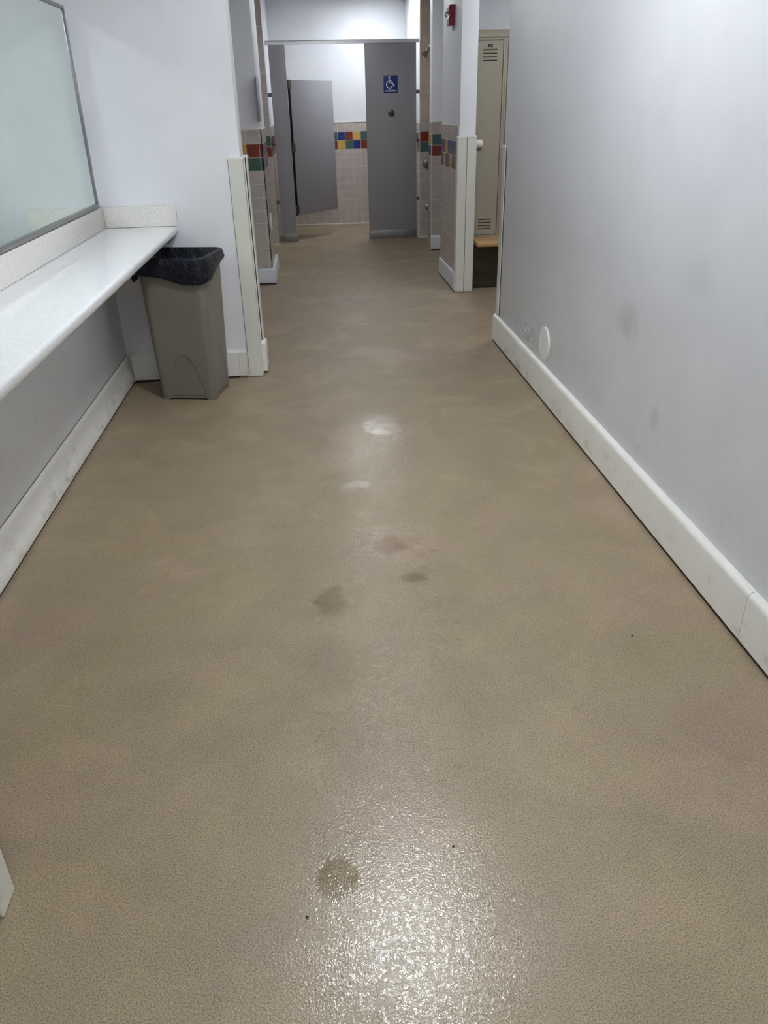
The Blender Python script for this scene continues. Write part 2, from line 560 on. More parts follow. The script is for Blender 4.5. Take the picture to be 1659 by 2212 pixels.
w_left = wall('wall_left', (-1.36, -1.62, 0), (-1.20, 4.875, CEIL))
w_right = wall('wall_right', (1.262, -1.62, 0), (1.42, 5.455, CEIL), M['paint_right_dim'])
w_pier = wall('wall_left_pier', (-3.0, 4.875, 0), (-0.384, 5.105, CEIL))
w_near = wall('wall_left_near', (-1.20, 1.00, 0), (-0.745, 1.20, CEIL))
w_lmid = wall('wall_left_middle', (-3.0, 7.868, 0), (-0.418, 8.69, CEIL))
w_lfar = wall('wall_left_far', (-3.0, 10.338, 0), (-0.438, 12.10, CEIL))
w_lshow = wall('wall_left_shower', (-1.75, 8.69, 0), (-1.60, 10.338, CEIL), M['tan'])
w_back = wall('wall_back', (-0.60, 12.088, 0), (1.60, 12.25, CEIL))
w_rfar = wall('wall_right_far', (1.378, 10.538, 0), (3.5, 12.10, CEIL))
w_rstub = wall('wall_right_stub', (1.379, 9.538, 0), (3.5, 9.72, CEIL))
w_rshow = wall('wall_right_shower', (2.40, 9.72, 0), (2.55, 10.538, CEIL), M['tan'])
w_rpost = wall('wall_right_post', (1.266, 7.138, 0), (1.402, 8.07, CEIL))
w_rlock = wall('wall_right_locker', (1.402, 7.935, 0), (3.5, 8.07, CEIL))
w_rlockend = wall('wall_right_locker_end', (3.35, 5.2, 0), (3.5, 7.935, CEIL))
w_rlocknear = wall('wall_right_locker_near', (1.42, 5.305, 0), (3.35, 5.455, CEIL))
w_rmid = wall('wall_right_middle', (3.0, 8.07, 0), (3.15, 9.538, CEIL))
w_lside = wall('wall_left_side', (-3.0, 5.105, 0), (-2.85, 7.868, CEIL))
w_rear = wall('wall_rear', (-1.36, -1.78, 0), (1.42, -1.62, CEIL))

# tiles on the walls: colours 1 red 2 green 3 yellow 4 blue
tiles('tile_panel', w_back, (-0.438, 12.088, 0), (1, 0, 0), (0, -1, 0), 1.816, 1.334, 0.1105, 0.1075, 0.856, ([4, 1, 3, 2], [3, 2, 4, 1]), zbot=0.02)
box('cove_tile_strip', (-0.438, 12.066, 0.0), (1.378, 12.088, 0.022), M['trim_tile'], w_back, 0.004)
box('tile_edge_trim', (-0.438, 12.074, 1.334), (1.378, 12.088, 1.346), M['trim_tile'], w_back, 0.003)
for nm, wl, x, sx in (('tile_panel', w_lfar, -0.438, 1), ('tile_panel', w_rfar, 1.378, -1)):
    y0 = 10.338 if sx == 1 else 10.538
    tiles(nm, wl, (x, 12.075 if sx == 1 else y0, 0), (0, -1 if sx == 1 else 1, 0), (sx, 0, 0), 12.075 - y0, 1.334, 0.1105, 0.1075, 0.0, ([3, 2, 4, 1], [4, 1, 3, 2]), th=0.006, zbot=0.0)
# left middle wall, front and corridor faces
tiles('tile_panel', w_lmid, (-1.60, 7.868, 0), (1, 0, 0), (0, -1, 0), 1.190, 1.352, 0.1135, 0.1180, 1.043, ([1, 1, 3, 4, 2, 3], [2, 2, 1, 3, 4, 4]), zbot=0.02)
tiles('tile_panel', w_lmid, (-0.418, 7.860, 0), (0, 1, 0), (1, 0, 0), 0.83, 1.352, 0.1135, 0.1135, 0.04, ([2, 4, 2, 1], [4, 1, 3, 2]), zbot=0.02)
box('tile_edge_trim', (-1.60, 7.858, 1.352), (-0.408, 7.872, 1.358), M['trim_tile'], w_lmid)
box('tile_edge_trim', (-0.420, 7.86, 1.352), (-0.408, 8.69, 1.358), M['trim_tile'], w_lmid)
# tan shower wall, left
tiles('tile_panel', w_lfar, (-1.60, 10.338, 0), (1, 0, 0), (0, -1, 0), 1.166, CEIL - 0.002, 0.1135, 0.1135, 1.166 - 0.1135 * 10, None, band=None, zbot=1.354)
tiles('tile_panel', w_lfar, (-1.60, 10.338, 0), (1, 0, 0), (0, -1, 0), 1.166, 1.352, 0.1135, 0.1135, 1.053, ([2, 3, 4, 1], [1, 4, 3, 2]), zbot=0.01)
# tan shower wall, right
tiles('tile_panel', w_rfar, (1.378, 10.538, 0), (1, 0, 0), (0, -1, 0), 1.022, CEIL - 0.002, 0.1135, 0.1135, 0.0, None, band=None, m0=M['tan'], zbot=1.354)
tiles('tile_panel', w_rfar, (1.378, 10.538, 0), (1, 0, 0), (0, -1, 0), 1.022, 1.352, 0.1135, 0.1135, 0.0, ([1, 4, 3, 2], [2, 3, 4, 1]), zbot=0.02)
box('cove_tile_strip', (1.378, 10.514, 0.0), (2.40, 10.532, 0.02), M['trim_tile'], w_rfar, 0.004)
box('cove_tile_strip', (-1.60, 10.314, 0.0), (-0.432, 10.332, 0.02), M['trim_tile'], w_lfar, 0.004)
# right stub front
tiles('tile_panel', w_rstub, (1.379, 9.538, 0), (1, 0, 0), (0, -1, 0), 0.95, 1.350, 0.1135, 0.1135, 0.004, ([2, 4, 1, 3], [1, 3, 2, 4]), zbot=0.02)
tiles('tile_panel', w_rstub, (1.379, 9.72, 0), (0, -1, 0), (-1, 0, 0), 0.19, 1.350, 0.1135, 0.1135, 0.0765, ([3, 3], [4, 4]), zbot=0.0)
# right post, corridor face
tiles('tile_panel', w_rpost, (1.266, 8.066, 0), (0, -1, 0), (-1, 0, 0), 0.93, 1.352, 0.1135, 0.1135, 0.03, ([4, 1, 3, 4, 2], [1, 3, 4, 1, 3, 2]), zbot=0.02)
box('tile_edge_trim', (1.256, 7.15, 1.352), (1.268, 8.066, 1.360), M['trim_tile'], w_rpost)
box('tile_edge_trim', (1.375, 9.528, 1.350), (2.3, 9.541, 1.357), M['trim_tile'], w_rstub)

# ---- baseboards: a rounded-top glazed base with a dark strip standing for the shaded gap at the floor
def base_profile(t, h, rad=0.022, z0=0.013):
    pr = [(0, z0), (t - 0.004, z0), (t, z0 + 0.004), (t, h - rad)]
    for k in range(1, 7):
        a = k / 6 * pi / 2
        pr.append((t - (t * (1 - cos(a))) * 0.98, h - rad + rad * sin(a)))
    return pr

def baseboard(name, axis, at, sgn, a, b, t, h, m, seams=(), flip=False):
    """axis: direction it runs along; at: wall face; sgn: side it stands out to"""
    cuts = [a] + [c for c in seams] + [b]
    mb = MB()
    for i in range(len(cuts) - 1):
        c0 = cuts[i] + (0.0012 if i > 0 else 0)
        c1 = cuts[i + 1] - (0.0012 if i < len(cuts) - 2 else 0)
        mb.prism([(at + sgn * u, z) for u, z in base_profile(t, h)], axis, c0, c1)
    o = struct(mb.build(name, m, None, True, 40))
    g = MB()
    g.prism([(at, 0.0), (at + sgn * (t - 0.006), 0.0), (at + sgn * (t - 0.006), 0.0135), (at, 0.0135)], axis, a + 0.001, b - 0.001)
    g.build('gap_shade_strip', M['gap'], o)  # dark strip painting the shade under the lifted base
    return o

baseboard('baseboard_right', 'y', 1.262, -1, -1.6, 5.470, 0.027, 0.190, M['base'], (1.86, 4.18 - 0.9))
def cove_profile():
    pr = [(0, 0.013), (0.030, 0.013), (0.031, 0.030), (0.024, 0.055), (0.016, 0.085), (0.013, 0.120), (0.013, 0.150), (0.010, 0.166), (0.004, 0.172), (0.0, 0.172)]
    return pr
mb = MB()
for a, b in ((1.21, 3.134), (3.137, 4.87)):
    mb.prism([(-1.225 + u, z) for u, z in [(0.025, 0.013)] + [(0.025 + u, z) for u, z in cove_profile()[1:]]], 'y', a, b)
bl = struct(mb.build('baseboard_left', M['base'], None, True, 40))
box('gap_shade_strip', (-1.2, 1.21, 0), (-1.175, 4.87, 0.0135), M['gap'], bl)  # dark strip painting the shade under the left base
box('top_seam', (-1.2005, 1.21, 0.1715), (-1.1975, 4.87, 0.1745), M['sealant'], bl)
box('joint', (-1.200, 3.1338, 0.014), (-1.1895, 3.1372, 0.165), M['sealant'], bl)
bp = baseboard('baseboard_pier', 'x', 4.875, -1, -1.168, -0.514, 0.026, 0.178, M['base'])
# the cream end piece beside the guard
mb = MB()
mb.prism([(4.875 - u, z) for u, z in base_profile(0.027, 0.178)], 'x', -0.513, -0.464)
mb.build('end_piece', M['guard'], bp, True, 40)
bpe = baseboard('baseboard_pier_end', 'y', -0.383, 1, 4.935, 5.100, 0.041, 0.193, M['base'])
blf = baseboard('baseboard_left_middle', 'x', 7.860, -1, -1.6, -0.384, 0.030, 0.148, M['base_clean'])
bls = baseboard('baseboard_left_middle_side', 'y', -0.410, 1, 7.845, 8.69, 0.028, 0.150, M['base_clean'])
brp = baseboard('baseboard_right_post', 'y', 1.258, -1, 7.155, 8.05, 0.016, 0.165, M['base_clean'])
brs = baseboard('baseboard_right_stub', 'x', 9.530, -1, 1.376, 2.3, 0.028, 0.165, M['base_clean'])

# ================================================================== CORNER GUARDS
def corner_guard(cx, cy, dx, dy, h, label, leg=0.080, th=0.006, cap=True, leg2=None):
    """L guard: outer corner at (cx, cy); legs run dx along x and dy along y"""
    t = thing('corner_guard', (cx, cy, 0), label, 'corner guard')
    leg2 = leg2 or leg
    def L(l1, l2, e, z0, z1):
        pts = [(cx - dx * e, cy - dy * e), (cx + dx * l1, cy - dy * e), (cx + dx * l1, cy + dy * th), (cx + dx * th, cy + dy * th), (cx + dx * th, cy + dy * l2), (cx - dx * e, cy + dy * l2)]
        return MB().prism(pts, 'z', z0, z1)
    mb = L(leg, leg2, 0.0, 0.004, h)
    es = [e for e in mb.bm.edges if all(abs(v.co.x - cx) < 1e-5 and abs(v.co.y - cy) < 1e-5 for v in e.verts)]
    bmesh.ops.bevel(mb.bm, geom=es, offset=0.005, segments=3, profile=0.5, affect='EDGES')
    mb.build('cover', M['guard'], t, True)
    if cap:
        c = L(leg + 0.001, leg2 + 0.001, 0.0025, h, h + 0.013)
        c.build('end_cap', M['cap'], t, True)
    return t

GH = 1.262
corner_guard(-0.370, 4.867, -1, 1, GH, 'cream corner guard facing the trash can on the near left wall end', leg=0.084, leg2=0.066, th=0.008)
g2 = corner_guard(-0.357, 5.113, -1, -1, GH, 'thin cream corner guard on the far edge of the left wall end', leg=0.094, leg2=0.086, th=0.009)
box('gap_shade_backing', (-0.3718, 5.029, 0.01), (-0.3662, 5.104, GH - 0.002), M['gap'], g2)  # black strip for the shadow in the gap behind the loose guard
box('pale_spacer', (-0.3835, 5.027, 0.01), (-0.3720, 5.104, GH - 0.002), M['cap'], g2)
corner_guard(1.250, 7.130, 1, 1, GH + 0.006, 'left one of two cream corner guards on the post wall by the lockers', leg=0.0785)
corner_guard(1.412, 7.130, -1, 1, GH + 0.006, 'cream corner guard on the post wall, side next to the tan locker', leg=0.0785)
corner_guard(1.252, 5.463, 1, -1, GH, 'narrow cream corner guard on the end of the right wall', leg=0.080)
corner_guard(-0.735, 1.207, -1, -1, GH, 'white corner guard low at the left edge nearest the camera', leg=0.07)
corner_guard(-0.735, 0.993, -1, 1, GH, 'white corner guard just outside the left edge nearest the camera', leg=0.07)
pg = [o for o in bpy.data.objects if o.get('category') == 'corner guard']
box('seam', (-0.4572, 4.8725, 0.02), (-0.4545, 4.8755, GH), M['sealant'], pg[0])
box('dark_gap', (1.3288, 7.1355, 0.004), (1.3332, 7.1385, GH), M['sealant'], pg[2])
box('seam', (1.2607, 5.3775, 0.19), (1.2625, 5.3825, GH), M['gap'], pg[4])
# ================================================================== COUNTER
ct = thing('counter', (-1.0, 3.0, 0.88), 'long white quartz counter along the left wall over the trash can', 'counter')
mb = MB()
x0, x1 = -1.198, -0.784
pr = [(x0, 0.880), (x1 - 0.006, 0.880), (x1, 0.886)] + [(x1 - 0.014 + 0.014 * cos(a), 0.906 + 0.014 * sin(a)) for a in [k / 6 * pi / 2 for k in range(7)]] + [(x0, 0.920)]
mb.prism(pr, 'y', 1.215, 4.872)
mb.build('countertop', M['quartz'], ct, True, 50)
box('backsplash', (-1.199, 1.215, 0.9215), (-1.183, 4.855, 1.036), M['quartz_side'], ct, 0.0015)
box('side_splash', (-1.183, 4.856, 0.9215), (-0.777, 4.874, 1.034), M['quartz_side'], ct, 0.0015)
MB().prism([(-1.198, 0.879), (-0.800, 0.879), (-0.806, 0.862), (-0.835, 0.828), (-1.198, 0.828)], 'y', 4.845, 4.872).build('bracket', M['bracket'], ct)

# ================================================================== MIRROR
mr = thing('wall_mirror', (-1.2, 3.0, 1.04), 'large steel framed mirror on the left wall above the white counter', 'mirror')
box('mirror_glass', (-1.1985, 1.27, 1.055), (-1.194, 4.785, 1.978), M['mirror'], mr)
mb = MB()
my0, my1, mz0, mz1, fwid = 1.25, 4.797, 1.040, 1.995, 0.016
mb.box((-1.1995, my0, mz0), (-1.184, my1, mz0 + 0.022), 0.002)
mb.box((-1.1995, my0, mz1 - fwid), (-1.186, my1, mz1), 0.002)
mb.box((-1.1995, my1 - fwid, mz0 + 0.0225), (-1.186, my1, mz1 - fwid - 0.0005), 0.002)
mb.box((-1.1995, my0, mz0 + 0.0225), (-1.186, my0 + fwid, mz1 - fwid - 0.0005), 0.002)
mb.build('frame', M['steel'], mr, True)

# ================================================================== TRASH CAN
TH = radians(-11)
TC = Vector((-0.757, 4.612, 0))
def rr_ring(hx, hy, r, n=10, per=10):
    """rounded rectangle, evenly sampled, with straight sides subdivided"""
    pts = []
    cs = [(hx - r, -hy + r, -90), (hx - r, hy - r, 0), (-hx + r, hy - r, 90), (-hx + r, -hy + r, 180)]
    for ci, (cx, cy, a0) in enumerate(cs):
        for k in range(n + 1):
            a = radians(a0 + 90 * k / n)
            pts.append((cx + r * cos(a), cy + r * sin(a)))
        nx, ny, na = cs[(ci + 1) % 4]
        ex, ey = pts[-1]
        a = radians(na)
        sx, sy = nx + r * cos(a), ny + r * sin(a)
        for k in range(1, per):
            t = k / per
            pts.append((ex + (sx - ex) * t, ey + (sy - ey) * t))
    return pts
def tw(x, y, z):
    return (TC.x + x * cos(TH) - y * sin(TH), TC.y + x * sin(TH) + y * cos(TH), z)
tc = thing('trash_can', (TC.x, TC.y, 0), 'tall taupe plastic trash can standing under the end of the white counter', 'trash can')
HB = 0.790
def half(z):
    t = z / HB
    return 0.165 + 0.023 * t, 0.150 + 0.036 * t, 0.035 + 0.012 * t
def arch(x, y, z, hx, hy):
    """scooped arch low on every side"""
    out = 0.0
    for c, e, s in ((x, -y - hy, hx), (x, y - hy, hx), (y, x - hx, hy), (y, -x - hx, hy)):
        if abs(e) < 0.004:
            wdt = s * 0.66
            if abs(c) < wdt:
                top = 0.27 * (1 - (abs(c) / wdt) ** 2.2)
                d = top - z
                if d > 0:
                    out = max(out, min(1, d / 0.012) * 0.010)
    return out
mb = MB()
rings = []
zs = [0.0] + [k * 0.009 for k in range(1, 34)] + [0.33 + k * 0.05 for k in range(0, 10)] + [HB]
for z in zs:
    hx, hy, r = half(z)
    ring = []
    for (x, y) in rr_ring(hx, hy, r, 8, 34):
        d = arch(x, y, z, hx, hy)
        f = 1 - d / max(hx, hy)
        # low edge lifts a little in the middle of each side
        lift = 0.0
        if z == 0.0 and d > 0:
            lift = 0.008
        ring.append(tw(x * (f if abs(x) > hx * 0.98 else 1), y * (f if abs(y) > hy * 0.98 else 1), z + lift))
    rings.append(ring)
# inner wall down to the bottom
for z in (HB, 0.5, 0.03):
    hx, hy, r = half(z)
    rings.append([tw(x * 0.975, y * 0.975, z) for x, y in rr_ring(hx, hy, r, 8, 34)])
mb.loft(rings, cap=(True, True))
mb.build('body', M['bin'], tc, True, 28)
mb = MB()
hx, hy, r = half(HB)
rim = []
for a in [k / 10 * 2 * pi for k in range(10)]:
    o = 0.009 * cos(a)
    rim.append([tw(x, y, HB + 0.004 + 0.010 * sin(a)) for x, y in rr_ring(hx + 0.006 + o, hy + 0.006 + o, r + o, 8, 12)])
rim.append(rim[0])
mb.loft(rim, cap=(False, False))
bmesh.ops.remove_doubles(mb.bm, verts=mb.bm.verts, dist=1e-5)
mb.build('rim', M['bin'], tc, True)

# ---- liner
bag = thing('trash_bag', (TC.x, TC.y, 0.70), 'black plastic liner folded over the rim of the taupe trash can', 'trash bag')
mb = MB()
N8, PER = 8, 22
prof = []   # (outward offset, z, wobble)
for k in range(9):
    prof.append((-0.035 + 0.010 * k / 8 - 0.010, HB - 0.42 + 0.40 * k / 8, 0.012))
for k in range(9):
    a = pi - k / 8 * pi
    prof.append((0.007 + 0.0145 * cos(a), HB + 0.006 + 0.014 * sin(a), 0.0008))
for k in range(1, 11):
    prof.append((0.0215 - 0.0 * k, HB + 0.002 - 0.012 * k, 0.0045))
rings = []
for pi_, (off, z, wb) in enumerate(prof):
    hxx, hyy, rr_ = half(HB)
    ring = []
    base = rr_ring(hxx + off, hyy + off, max(0.02, rr_ + off), N8, PER)
    n = len(base)
    for i, (x, y) in enumerate(base):
        zz = z
        ang = math.atan2(y, x)
        if pi_ >= 18:
            k = (pi_ - 17) / 10
            # hem hangs lowest at the front right corner, higher towards the wall side
            corner = max(0, cos(ang - radians(-50))) ** 3
            back = max(0, cos(ang - radians(40))) ** 2
            drop = 0.066 + 0.050 * corner - 0.030 * back + 0.012 * noise.noise(Vector((x * 9, y * 9, 3)))
            zz = HB + 0.002 - drop * k - 0.004
        nv = noise.noise(Vector((x * 16, y * 16, z * 22))) + 0.5 * noise.noise(Vector((x * 40, y * 40, z * 30)))
        q = 1 + nv * wb / 0.2
        o2 = abs(wb * nv) if pi_ >= 18 else 0
        puff = 0.004 * sin(pi * min(1, (pi_ - 17) / 10)) if pi_ >= 18 else 0
        L = math.hypot(x, y)
        if pi_ < 9:
            x, y = x * q, y * q
        else:
            x, y = x * (1 + (o2 + puff) / L), y * (1 + (o2 + puff) / L)
        ring.append(tw(x, y, zz))
    rings.append(ring)
mb.loft(rings, cap=(True, False))
o = mb.build('liner', M['bag'], bag, True, 60)
s = o.modifiers.new('thickness', 'SOLIDIFY')
s.thickness = 0.0012
s.offset = 0
# the tied tail hanging at the left of the can
mb = MB()
hxx, hyy, _ = half(HB)
base_pt = Vector(tw(-hxx - 0.028, -hyy * 0.75, HB - 0.035))
pts = [base_pt + Vector((0.004 * sin(k * 1.7), -0.002 * k, -0.011 * k)) for k in range(8)]
mb.tube(pts, [0.008, 0.011, 0.015, 0.018, 0.020, 0.018, 0.013, 0.004], 10)
for v in mb.bm.verts:
    v.co += Vector((1, 1, 0)) * 0.004 * noise.noise(v.co * 60)
mb.build('tied_tail', M['bag'], bag, True, 60)

# ================================================================== TOILET STALL FRONT
YS = 10.585
st = thing('toilet_partition', (0.45, YS, 0), 'grey toilet stall front with head rail, open door and wide panel', 'toilet partition')
mb = MB()
mb.prism([(YS - 0.018, 2.178), (YS + 0.018, 2.178), (YS + 0.018, 2.214), (YS + 0.008, 2.220), (YS - 0.008, 2.220), (YS - 0.018, 2.210)], 'x', -0.431, 1.371)
hr = mb.build('head_rail', M['aluminium'], st)
def panel(x0, x1, label):
    p = box('pilaster', (x0, YS - 0.013, 0.01), (x1, YS + 0.013, 2.178), M['partition'], st, 0.003)
    p['label'] = label
    return p
p1 = panel(-0.393, -0.203, 'narrow grey pilaster')
p2 = panel(0.727, 1.338, 'wide grey panel')
for p, x0, x1 in ((p1, -0.396, -0.198), (p2, 0.722, 1.342)):
    box('shoe', (x0, YS - 0.018, 0.0), (x1, YS + 0.018, 0.105), M['shoe'], p, 0.002)
for z in (1.67, 1.14, 0.475):
    box('wall_clip', (-0.437, YS - 0.012, z - 0.02), (-0.388, YS + 0.024, z + 0.02), M['darkmetal'], p1, 0.002)
    box('wall_clip', (1.332, YS - 0.012, z - 0.02), (1.377, YS + 0.024, z + 0.02), M['darkmetal'], p2, 0.002)
# open door, swung into the stall
hp = Vector((-0.188, YS + 0.008, 0))
fe = Vector((0.341, 11.21, 0))
d = (fe - hp)
dl = d.length
ang = math.atan2(d.y, d.x)
def doorbox(mb, a0, a1, b0, b1, z0, z1, bev=0.002):
    t = MB().box((a0, b0, z0), (a1, b1, z1), bev)
    bmesh.ops.rotate(t.bm, verts=t.bm.verts, cent=(0, 0, 0), matrix=Matrix.Rotation(ang, 3, 'Z'))
    bmesh.ops.translate(t.bm, verts=t.bm.verts, vec=hp)
    me = bpy.data.meshes.new('tmp')
    t.bm.to_mesh(me)
    t.bm.free()
    mb.bm.from_mesh(me)
    bpy.data.meshes.remove(me)
mb = MB()
doorbox(mb, 0.012, dl, -0.013, 0.013, 0.315, 1.822)
door = mb.build('door', M['partition'], st, True)
mb = MB()
doorbox(mb, 0.000, 0.0115, -0.016, 0.016, 0.312, 1.826, 0.001)
mb.build('edge_gasket', M['black'], door)
for z in (1.775, 1.10, 0.385):
    mb = MB()
    doorbox(mb, -0.022, 0.03, -0.022, -0.0165, z - 0.045, z + 0.045, 0.001)
    mb.lathe([(0.0075, z - 0.05), (0.0075, z + 0.05)], (hp.x - 0.006, hp.y - 0.012, 0), (0, 0, 1), 12)
    mb.build('hinge', M['darkmetal'], door)
# round dark fitting on the wide panel
mb = MB()
mb.lathe([(0.038, 0), (0.038, 0.006), (0.030, 0.012), (0.014, 0.014), (0.012, 0.034), (0.016, 0.040), (0.012, 0.046), (0.0, 0.047)][:7], (1.031, YS - 0.013, 1.448), (0, -1, 0), 24)
mb.build('robe_hook', M['darkmetal'], p2, True)

# ---- accessible sign
sg = thing('accessible_sign', (1.028, YS - 0.014, 1.755), 'square blue accessible sign with white wheelchair symbol on the wide grey panel', 'sign')
SX, SZ, SW, SH = 1.0285, 1.7535, 0.168, 0.182
yb = YS - 0.0135
box('plate', (SX - SW / 2, yb - 0.0025, SZ - SH / 2), (SX + SW / 2, yb, SZ + SH / 2), M['sign_blue'], sg, 0.0006)
mb = MB()
yf = yb - 0.0027
def flat_strip(mb, pts, wd, depth=0.0008):
    """flat ribbon in the sign plane following pts (x,z in units of the sign)"""
    P = [Vector((SX + (x - 0.5) * SW, SZ + (z - 0.5) * SH)) for x, z in pts]
    L, R = [], []
    for i, p in enumerate(P):
        dd = (P[min(i + 1, len(P) - 1)] - P[max(i - 1, 0)]).normalized()
        nn = Vector((-dd.y, dd.x)) * wd / 2
        L.append(p + nn)
        R.append(p - nn)
    for i in range(len(P) - 1):
        q = [L[i], L[i + 1], R[i + 1], R[i]]
        mb.prism([(v.x, v.y) for v in q], 'y', yf - depth, yf)
def disc(mb, x, z, r):
    mb.lathe([(r, 0), (r, 0.0008)], (SX + (x - 0.5) * SW, yf, SZ + (z - 0.5) * SH), (0, -1, 0), 20)
disc(mb, 0.41, 0.885, 0.012)
flat_strip(mb, [(0.41, 0.86), (0.425, 0.58)], 0.013)
flat_strip(mb, [(0.415, 0.71), (0.57, 0.71)], 0.011)
flat_strip(mb, [(0.42, 0.60), (0.63, 0.60)], 0.013)
flat_strip(mb, [(0.62, 0.615), (0.72, 0.40)], 0.013)
flat_strip(mb, [(0.70, 0.385), (0.80, 0.435)], 0.013)
arc = [(0.42 + 0.215 * cos(radians(a)), 0.485 + 0.205 * sin(radians(a))) for a in range(112, 345, 10)]
flat_strip(mb, arc, 0.012)
mb.build('wheelchair_symbol', M['sign_white'], sg)
fc = bpy.data.curves.new('accessible_text', 'FONT')
fc.body = 'ACCESSIBLE'
fc.size = 0.0275
fc.align_x = 'CENTER'
fc.align_y = 'CENTER'
fc.extrude = 0.0004
fc.offset = 0.0006
tobj = bpy.data.objects.new('tmp_text', fc)
COL.objects.link(tobj)
bpy.context.view_layer.update()
me = bpy.data.meshes.new_from_object(tobj.evaluated_get(bpy.context.evaluated_depsgraph_get()))
bpy.data.objects.remove(tobj)
me.transform(Matrix.Translation((SX, yf - 0.0004, SZ - SH * 0.385)) @ Matrix.Rotation(radians(90), 4, 'X'))
wx = max(v.co.x for v in me.vertices) - min(v.co.x for v in me.vertices)
me.transform(Matrix.Translation((SX, 0, 0)) @ Matrix.Diagonal((SW * 0.88 / wx, 1, 1, 1)) @ Matrix.Translation((-SX, 0, 0)))
me.materials.clear()
me.materials.append(M['sign_white'])
to = bpy.data.objects.new('lettering', me)
COL.objects.link(to)
to.parent = sg
to.matrix_parent_inverse = Matrix.Translation(-sg.location)

# ================================================================== LOCKER AND BENCH
bn = thing('locker_bench', (2.2, 7.35, 0), 'honey wood bench board on a dark brown plinth below the tan locker', 'bench')
mb = MB()
mb.box((1.452, 7.150, 0.384), (3.30, 7.93, 0.419), 0.004)
mb.build('seat_board', M['maple'], bn, True)
pl = box('plinth', (1.43, 7.285, 0.0), (3.30, 7.925, 0.384), M['walnut'], bn)
box('kick_strip', (1.43, 7.277, 0.0), (3.30, 7.285, 0.055), M['walnut'], pl, 0.002)

def make_locker(x0, x1, label):
    t = thing('locker', ((x0 + x1) / 2, 7.70, 0.42), label, 'locker')
    zb, zt = 0.4195, 2.012
    yf = 7.505
    mb = MB()
    mb.box((x0, yf + 0.02, zb), (x1, 7.93, zt))
    mb.box((x0, yf, zb), (x0 + 0.018, yf + 0.0195, zt), 0.002)
    mb.box((x1 - 0.018, yf, zb), (x1, yf + 0.0195, zt), 0.002)
    mb.box((x0 + 0.0185, yf, zt - 0.022), (x1 - 0.0185, yf + 0.0195, zt), 0.002)
    mb.box((x0 + 0.0185, yf, zb), (x1 - 0.0185, yf + 0.0195, zb + 0.014), 0.002)
    mb.build('body', M['locker'], t, True)
    mb = MB()
    mb.prism([(yf - 0.012, zt + 0.001), (7.93, zt + 0.001), (7.93, zt + 0.052), (yf + 0.012, zt + 0.052), (yf - 0.004, zt + 0.030), (yf - 0.012, zt + 0.014)], 'x', x0, x1)
    mb.build('top_trim', M['locker'], t)
    dx0, dx1, dz0, dz1 = x0 + 0.023, x1 - 0.023, zb + 0.020, zt - 0.028
    yd = yf + 0.004
    # the door with real slots cut as rows of bars
    mb = MB()
    cxm = (dx0 + dx1) / 2 + 0.010
    sx0, sx1 = cxm - 0.060, cxm + 0.060
    slots = [1.918 - 0.026 * k for k in range(4)] + [0.570 - 0.0265 * k for k in range(4)]
    rows = []
    z = dz1
    for s_ in slots:
        rows.append((s_ + 0.004, z, True))
        rows.append((s_ - 0.004, s_ + 0.004, False))
        z = s_ - 0.004
    rows.append((dz0, z, True))
    for a, b, full in rows:
        if full:
            mb.box((dx0, yd, a), (dx1, yd + 0.012, b))
        else:
            mb.box((dx0, yd, a), (sx0, yd + 0.012, b))
            mb.box((sx1, yd, a), (dx1, yd + 0.012, b))
    bmesh.ops.remove_doubles(mb.bm, verts=mb.bm.verts, dist=1e-5)
    dr = mb.build('door', M['locker'], t)
    for s_ in slots:
        MB().prism([(yd - 0.003, s_ + 0.010), (yd + 0.001, s_ + 0.0115), (yd + 0.001, s_ + 0.0035), (yd - 0.001, s_ + 0.004)], 'x', sx0, sx1).build('louvre', M['locker'], dr)
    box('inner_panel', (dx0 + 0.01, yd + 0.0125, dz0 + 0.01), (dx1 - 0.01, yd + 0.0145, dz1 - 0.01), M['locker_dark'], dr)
    mb = MB()
    mb.box((cxm - 0.020, yd - 0.003, 1.940), (cxm + 0.020, yd, 1.958), 0.0014)
    np_ = mb.build('number_plate', M['black'], dr, True)
    np_['label'] = 'small black number plate'
    for sx in (-0.005, 0.004):
        MB().box((cxm + sx - 0.0022, yd - 0.0036, 1.946), (cxm + sx + 0.0022, yd - 0.0031, 1.953)).build('plate_digit', M['steel'], np_)
    return t
make_locker(1.428, 1.712, 'tall narrow tan metal locker with louvre slots and black number plate')

make_locker(1.7125, 1.9965, 'tan metal locker showing only its narrow edge beside the end of the right wall')
# small pale fitting on the post wall next to the locker
ft = thing('wall_fitting', (1.402, 7.25, 1.20), 'small pale pink cylinder fitting on the side of the post wall', 'wall fitting')
MB().lathe([(0.030, 0), (0.034, 0.004), (0.034, 0.076), (0.031, 0.083), (0.020, 0.085)], (1.4035, 7.26, 1.212), (1, 0, 0), 28).build('cylinder', M['pinkish'], ft, True)
box('bracket', (1.4035, 7.240, 1.160), (1.472, 7.275, 1.1785), M['darkmetal'], ft, 0.002)

